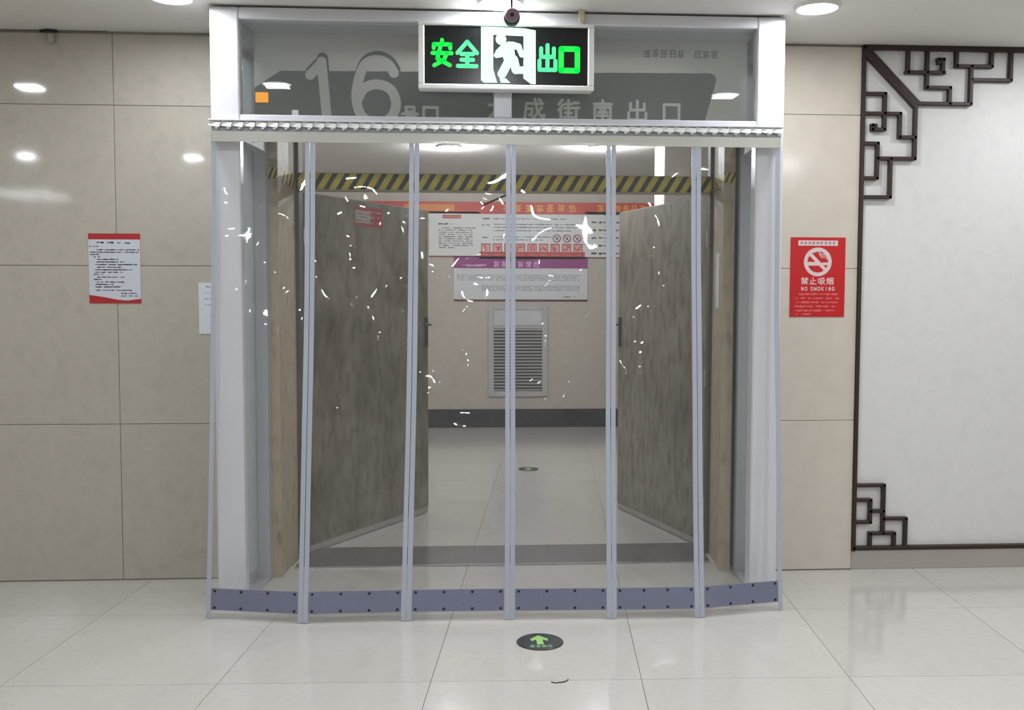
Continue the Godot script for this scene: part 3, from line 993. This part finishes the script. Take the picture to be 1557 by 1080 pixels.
# ------------------------------------------------------------------ exit sign
func S(zx: float, zy: float) -> Vector2:      # from the sign's own layout grid (1557 x 599) to metres
	return Vector2(-0.142 + zx / 5.99 * 0.003, 2.694 - zy / 5.99 * 0.00298)

func exit_sign() -> void:
	var t := thing("exit_sign", "lit green and black running-man exit sign in a white box on the frame", "exit sign")
	var z := -4.505
	var st := new_st()
	span(st, -0.150, 0.644, 2.405, 2.700, ZF + 0.001, z - 0.006, 0.004)
	part("case", st, mats.white_plastic, t)
	st = new_st()
	span(st, -0.126, 0.620, 2.424, 2.686, z - 0.006, z)
	part("black_face", st, mat(Color(0.055, 0.06, 0.065), 0.25), t)
	for q in [[-0.152, 0.646, 2.402, 2.425], [-0.152, 0.646, 2.686, 2.702], [-0.152, -0.125, 2.424, 2.687], [0.618, 0.646, 2.424, 2.687]]:
		st = new_st()
		span(st, q[0], q[1], q[2], q[3], z - 0.02, z + 0.012, 0.004)
		part("bezel", st, mats.white_plastic, t)
	var side := glow(Color(0.02, 1.0, 0.30), 0.62)
	var near := glow(Color(0.34, 1.0, 0.64), 0.75)
	var mid := glow(Color(0.78, 1.0, 0.90), 1.0)
	for m in [side, near, mid]: m.albedo_color = Color(0.10, 0.22, 0.15)
	for q in [["an", 95, 135, 195, 245, side], ["quan", 315, 145, 210, 245, near], ["chu", 1058, 165, 182, 250, near], ["kou", 1232, 165, 232, 275, side]]:
		st = new_st()
		for s in GLYPH[q[0]]:
			for k in range(0, s.size() - 2, 2):
				capsule(st, S(q[1] + s[k] * q[3] / 100.0, q[2] + s[k + 1] * q[4] / 100.0), S(q[1] + s[k + 2] * q[3] / 100.0, q[2] + s[k + 3] * q[4] / 100.0), 0.0092 if q[0] != "kou" else 0.0125, z + 0.001, 0.002)
		part("lit_character_sign", st, q[5], t)
	st = new_st()
	var P := func(a: Array) -> Array:
		var o := []
		for k in range(0, a.size(), 2): o.append(S(a[k], a[k + 1]))
		return o
	for a in [[545, 20, 655, 20, 655, 480, 690, 520, 570, 520, 545, 500], [655, 20, 935, 28, 930, 98, 655, 90], [935, 28, 1040, 45, 1042, 528, 1000, 528, 930, 478, 930, 98], [712, 480, 770, 480, 810, 520, 725, 520]]:
		plate(st, P.call(a), z + 0.001, 0.002)
	for s in [[725, 128, 726, 132, 48], [772, 210, 800, 310, 48], [800, 190, 815, 300, 42], [750, 195, 700, 245, 25], [700, 245, 680, 275, 20], [684, 280, 740, 270, 18], [830, 180, 885, 195, 30], [885, 195, 915, 265, 25], [800, 320, 735, 440, 40], [735, 440, 733, 442, 36], [840, 310, 862, 400, 40], [862, 404, 945, 404, 33]]:
		capsule(st, S(s[0], s[1]), S(s[2], s[3]), s[4] / 5.99 * 0.003, z + 0.001, 0.002)
	part("lit_running_man_sign", st, mid, t)
	var l := AreaLight3D.new()
	l.name = "sign_light"
	l.area_size = Vector2(0.24, 0.22)
	l.light_color = Color(0.55, 1.0, 0.78)
	l.light_energy = 0.015
	l.area_range = 12.0
	l.area_attenuation = 2.0
	l.shadow_enabled = true
	t.add_child(l, true)
	l.position = Vector3(0.252, 2.555, z + 0.016)
	l.rotation = Vector3(0, PI, 0)

# ------------------------------------------------------------------ dark lattice on the white wall
func lattice() -> void:
	var z := ZW + 0.003
	var d := 0.030
	var t := thing("lattice_frame", "dark brown wooden lattice border with stepped corners on the white wall", "lattice")
	for q in [[Vector2(2.151, 0.109), Vector2(2.151, 2.772), 0.021], [Vector2(2.152, 2.770), Vector2(6.19, 2.770), 0.022], [Vector2(2.152, 0.118), Vector2(6.19, 0.118), 0.020]]:
		var st := new_st()
		bar(st, q[0], q[1], q[2], z, d, 0.4)
		part("border_strip", st, mats.wood, t)
	var top := [[2.388,2.770,2.388,2.645],[2.380,2.646,2.583,2.646],[2.492,2.772,2.492,2.567],[2.576,2.648,2.576,2.714],[2.550,2.714,2.580,2.714],[2.554,2.713,2.554,2.698],[2.492,2.568,2.617,2.568],[2.617,2.569,2.617,2.485],[2.439,2.485,2.731,2.485],[2.731,2.681,2.731,2.487],[2.650,2.682,2.840,2.682],[2.650,2.770,2.650,2.682],[2.840,2.770,2.840,2.683],[2.946,2.770,2.946,2.614],[2.735,2.612,2.946,2.612],
		[2.151,2.532,2.268,2.532],[2.268,2.533,2.268,2.348],[2.151,2.430,2.351,2.430],[2.204,2.346,2.268,2.346],[2.204,2.346,2.204,2.369],[2.204,2.367,2.220,2.367],[2.351,2.430,2.351,2.308],[2.351,2.308,2.435,2.308],[2.435,2.474,2.435,2.197],[2.234,2.197,2.435,2.197],[2.151,2.274,2.234,2.274],[2.234,2.275,2.234,2.093],[2.151,2.093,2.234,2.093],[2.306,2.194,2.306,1.994],[2.151,1.994,2.306,1.994]]
	var bot := [[2.156,0.458,2.312,0.458],[2.312,0.458,2.312,0.199],[2.151,0.378,2.240,0.378],[2.240,0.377,2.240,0.258],[2.151,0.258,2.240,0.258],[2.240,0.318,2.312,0.318],[2.313,0.276,2.437,0.276],[2.437,0.275,2.437,0.122],[2.242,0.196,2.375,0.196],[2.242,0.197,2.242,0.122],[2.375,0.195,2.375,0.122]]
	var n := 0
	for g in [top, bot]:
		for b in g:
			var st := new_st()
			bar(st, Vector2(b[0], b[1]), Vector2(b[2], b[3]), 0.0185, z, d - 0.001, 0.45)
			part("lattice_bar", st, mats.wood, t)
		if n == 0:
			var st := new_st()
			bar(st, Vector2(2.163, 2.752), Vector2(2.436, 2.480), 0.047, z, d - 0.002, 0.1)
			part("diagonal_brace", st, mats.wood, t)
		n += 1

# ------------------------------------------------------------------ notices on the tiled wall
func wall_notices() -> void:
	var r := RandomNumberGenerator.new()
	r.seed = 12
	# white notice with red bands
	var i := canvas(288, 400, Color(0.775, 0.785, 0.82))
	var red := Color(0.66, 0.13, 0.16)
	rect(i, 0, 0, 288, 34, red)
	var low := PackedVector2Array([Vector2(0, 352), Vector2(80, 364), Vector2(160, 380), Vector2(210, 384), Vector2(288, 374), Vector2(288, 400), Vector2(0, 400)])
	fill_poly(i, low, red)
	var k1 := Color(0.16, 0.16, 0.20)
	var wine := Color(0.5, 0.15, 0.16)
	blur_line(i, 46, 52, 108, 13, Color(0.06, 0.06, 0.08), r)
	blur_line(i, 162, 52, 18, 11, wine, r)
	blur_line(i, 200, 54, 32, 13, Color(0.06, 0.06, 0.08), r)
	for q in [[8, 74, 48], [44, 93, 236], [8, 107, 272], [10, 120, 44], [28, 134, 36], [44, 148, 118], [44, 163, 160], [36, 178, 230], [44, 193, 140], [36, 208, 205], [36, 222, 165], [28, 234, 48], [44, 250, 150], [28, 263, 40], [44, 278, 150], [36, 292, 96], [36, 306, 140], [36, 325, 200], [180, 343, 86], [176, 358, 92]]:
		blur_line(i, q[0], q[1], q[2], 8.5, k1, r)
	poster("wall_notice", i, Vector3(-1.706, 1.603, ZW), 0.256, 0.352, "white printed notice with dark red top and wavy bottom bands", "notice")
	# plain sheet tucked behind the entrance frame
	i = canvas(210, 297, Color(0.82, 0.845, 0.87))
	blur_line(i, 40, 24, 120, 10, Color(0.35, 0.38, 0.42), r)
	for k in 3: blur_line(i, 30, 60 + k * 34, 150, 6, Color(0.5, 0.53, 0.57), r)
	blur_line(i, 60, 190, 90, 12, Color(0.35, 0.38, 0.42), r)
	poster("paper_sheet", i, Vector3(-1.193, 1.402, ZW), 0.195, 0.262, "plain white paper sheet half hidden behind the entrance frame", "notice")
	# no-smoking sign
	i = canvas(300, 420, Color(0.76, 0.125, 0.13))
	var wh := Color(0.87, 0.78, 0.78)
	var pink := Color(0.83, 0.42, 0.42)
	rect(i, 42, 16, 216, 28, wh)
	for k in 9: blob(i, 52 + k * 22, 22, 15, 15, 2.2, Color(0.52, 0.36, 0.36), r)
	var c := Vector2(150, 129)
	# cigarette and smoke
	line(i, c + Vector2(-50, 10), c + Vector2(10, 10), 20, wh)
	line(i, c + Vector2(28, 10), c + Vector2(56, 10), 15, wh)
	for q in [[-22, -52, 4, -60, 12, 14], [4, -60, 16, -34, 11, 12], [10, -40, 40, -38, 11, 12], [40, -38, 52, -14, 9, 12], [16, -26, 36, -24, 8, 12]]:
		line(i, c + Vector2(q[0], q[1]), c + Vector2(q[2], q[3]), q[4], Color(0.82, 0.60, 0.61))
	ring(i, c, 66, 20, wh)
	line(i, c + Vector2(-46, -46), c + Vector2(46, 46), 19, wh)
	for k in 4: ink(i, ["jin", "zhi", "xi", "yan"][k], 60 + k * 46, 209, 40, 40, 4.6, wh)
	for k in 9:
		ink(i, ["N", "O", "S", "M", "O", "K", "I", "N", "G"][k], 62 + k * 19.5 + (12 if k > 1 else 0), 261, 13.5, 20, 3.6, wh)
	for q in [[50, 299, 216], [30, 321, 236], [34, 343, 232], [30, 364, 220], [30, 386, 216], [30, 406, 86]]: blur_line(i, q[0], q[1], q[2], 13, pink, r)
	poster("no_smoking_sign", i, Vector3(1.925, 1.571, ZW + 0.006), 0.296, 0.419, "bright red no-smoking sign with white lettering", "sign", 0.35)
	# strip of paper on the door frame
	var st := new_st()
	box(st, Vector3.ZERO, Vector3(0.0015, 0.30, 0.10))
	var m := single("paper_strip", st, mats.paper, "narrow white paper strip stuck inside the cream door frame", "notice")
	m.position = Vector3(sx(1.3735, -5.27), 1.555, -5.27)
	m.rotation.y = -atan(SK)

# ------------------------------------------------------------------ small things
func floor_arrow(p: Vector3, r: float, label: String, group := "") -> void:
	var t := thing("floor_arrow_disc", label, "floor sign", p)
	var st := new_st()
	lathe(st, [Vector2(r * 0.94, 0.0055), Vector2(r * 0.97, 0.006), Vector2(r, 0.004), Vector2(r, 0.0)], Vector3.ZERO, 40)
	part("rim", st, mat(Color(0.30, 0.31, 0.31), 0.3, 0.7), t)
	var i := canvas(256, 256, Color(0.035, 0.055, 0.045))
	var g := Color(0.60, 0.80, 0.42)
	fill_poly(i, PackedVector2Array([Vector2(126, 32), Vector2(178, 92), Vector2(172, 128), Vector2(146, 100), Vector2(146, 182), Vector2(108, 182), Vector2(108, 100), Vector2(80, 128), Vector2(74, 92)]), g)
	for k in 4: ink(i, ["an", "quan", "chu", "kou"][k], 66 + k * 33, 188, 26, 40, 5.5, Color(0.50, 0.72, 0.50))
	var s := SurfaceTool.new()
	s.begin(Mesh.PRIMITIVE_TRIANGLES)
	for k in 40:
		for q in [-1, k, k + 1]:
			var v := Vector2.ZERO if q < 0 else Vector2.from_angle(TAU * q / 40.0)
			s.set_uv(Vector2(0.5, 0.5) + v * 0.5)
			s.set_normal(Vector3.UP)
			s.add_vertex(Vector3(v.x * r * 0.95, 0.0054, v.y * r * 0.95))
	put("arrow_face", s.commit(), printed(i, 0.3), t)

func small_things() -> void:
	floor_arrow(Vector3(0.368, 0.0, -4.052), 0.099, "round black floor disc with a green arrow, in front of the curtain")
	floor_arrow(Vector3(0.645, 0.0, -8.25), 0.085, "round dark floor disc on the back room floor, behind the curtain")
	# security camera ball on the ceiling before the sign
	var t := thing("security_camera", "small dark round camera hanging from the ceiling before the exit sign", "camera", Vector3(0.262, CEIL, -4.38))
	var st := new_st()
	lathe(st, [Vector2(0.0, 0.0), Vector2(0.022, 0.0), Vector2(0.022, -0.006), Vector2(0.006, -0.010), Vector2(0.006, -0.055), Vector2(0.0, -0.055)], Vector3.ZERO, 16)
	part("stalk", st, mats.dark, t)
	st = new_st()
	var prof := []
	for k in 13: prof.append(Vector2(0.038 * sin(PI * k / 12.0), 0.042 * cos(PI * k / 12.0)))
	lathe(st, prof, Vector3(0, -0.092, 0), 24)
	part("body", st, mat(Color(0.16, 0.12, 0.15), 0.35), t)
	st = new_st()
	lathe(st, [Vector2(0.0, 0.008), Vector2(0.026, 0.008), Vector2(0.030, 0.004), Vector2(0.030, -0.006)], Vector3(0, -0.092, 0.033), 24, Basis(Vector3.RIGHT, PI / 2))
	var f := part("lens_face", st, mat(Color(0.55, 0.42, 0.52), 0.4), t)
	f.set_meta("label", "mauve lens face")
	st = new_st()
	lathe(st, [Vector2(0.0, 0.004), Vector2(0.008, 0.003), Vector2(0.009, -0.004)], Vector3(0, -0.092, 0.042), 16, Basis(Vector3.RIGHT, PI / 2))
	part("lens", st, mats.dark, t)
	# cream clip on the head of the frame
	st = new_st()
	box(st, Vector3(0.597, 2.760, ZF + 0.010), Vector3(0.030, 0.050, 0.018), 0.004)
	box(st, Vector3(0.597, 2.726, ZF + 0.008), Vector3(0.022, 0.026, 0.014), 0.004)
	single("cable_clip", st, mat(Color(0.80, 0.76, 0.66), 0.5), "small cream plastic clip on the frame head beside the exit sign", "clip")
	# bracket in the corner of wall and ceiling
	t = thing("wall_bracket", "small pale bracket where beige wall meets ceiling, far from the lattice", "bracket", Vector3(-1.985, 2.745, ZW + 0.02))
	st = new_st()
	box(st, Vector3(0.0, -0.005, 0), Vector3(0.028, 0.045, 0.038), 0.006)
	part("body", st, mat(Color(0.66, 0.63, 0.58), 0.6), t)
	st = new_st()
	tube(st, [Vector3(-0.055, 0.03, -0.005), Vector3(-0.02, 0.034, 0.0), Vector3(0.03, 0.030, 0.0)], 0.006)
	part("cable_end", st, mats.dark, t)
	# bit of string on the floor
	st = new_st()
	var pts := []
	for k in 15:
		var a := k / 14.0
		pts.append(Vector3(0.372 + 0.062 * a + (0.010 * sin(a * 9.0) if a > 0.55 else 0.0), 0.0022, -3.618 + 0.012 * sin(a * 5.0) + (0.010 * cos(a * 9.0) if a > 0.55 else 0.0)))
	tube(st, pts, 0.0018, 6)
	single("string_scrap", st, mats.dark, "tiny curled dark scrap of string on the pale floor", "litter")
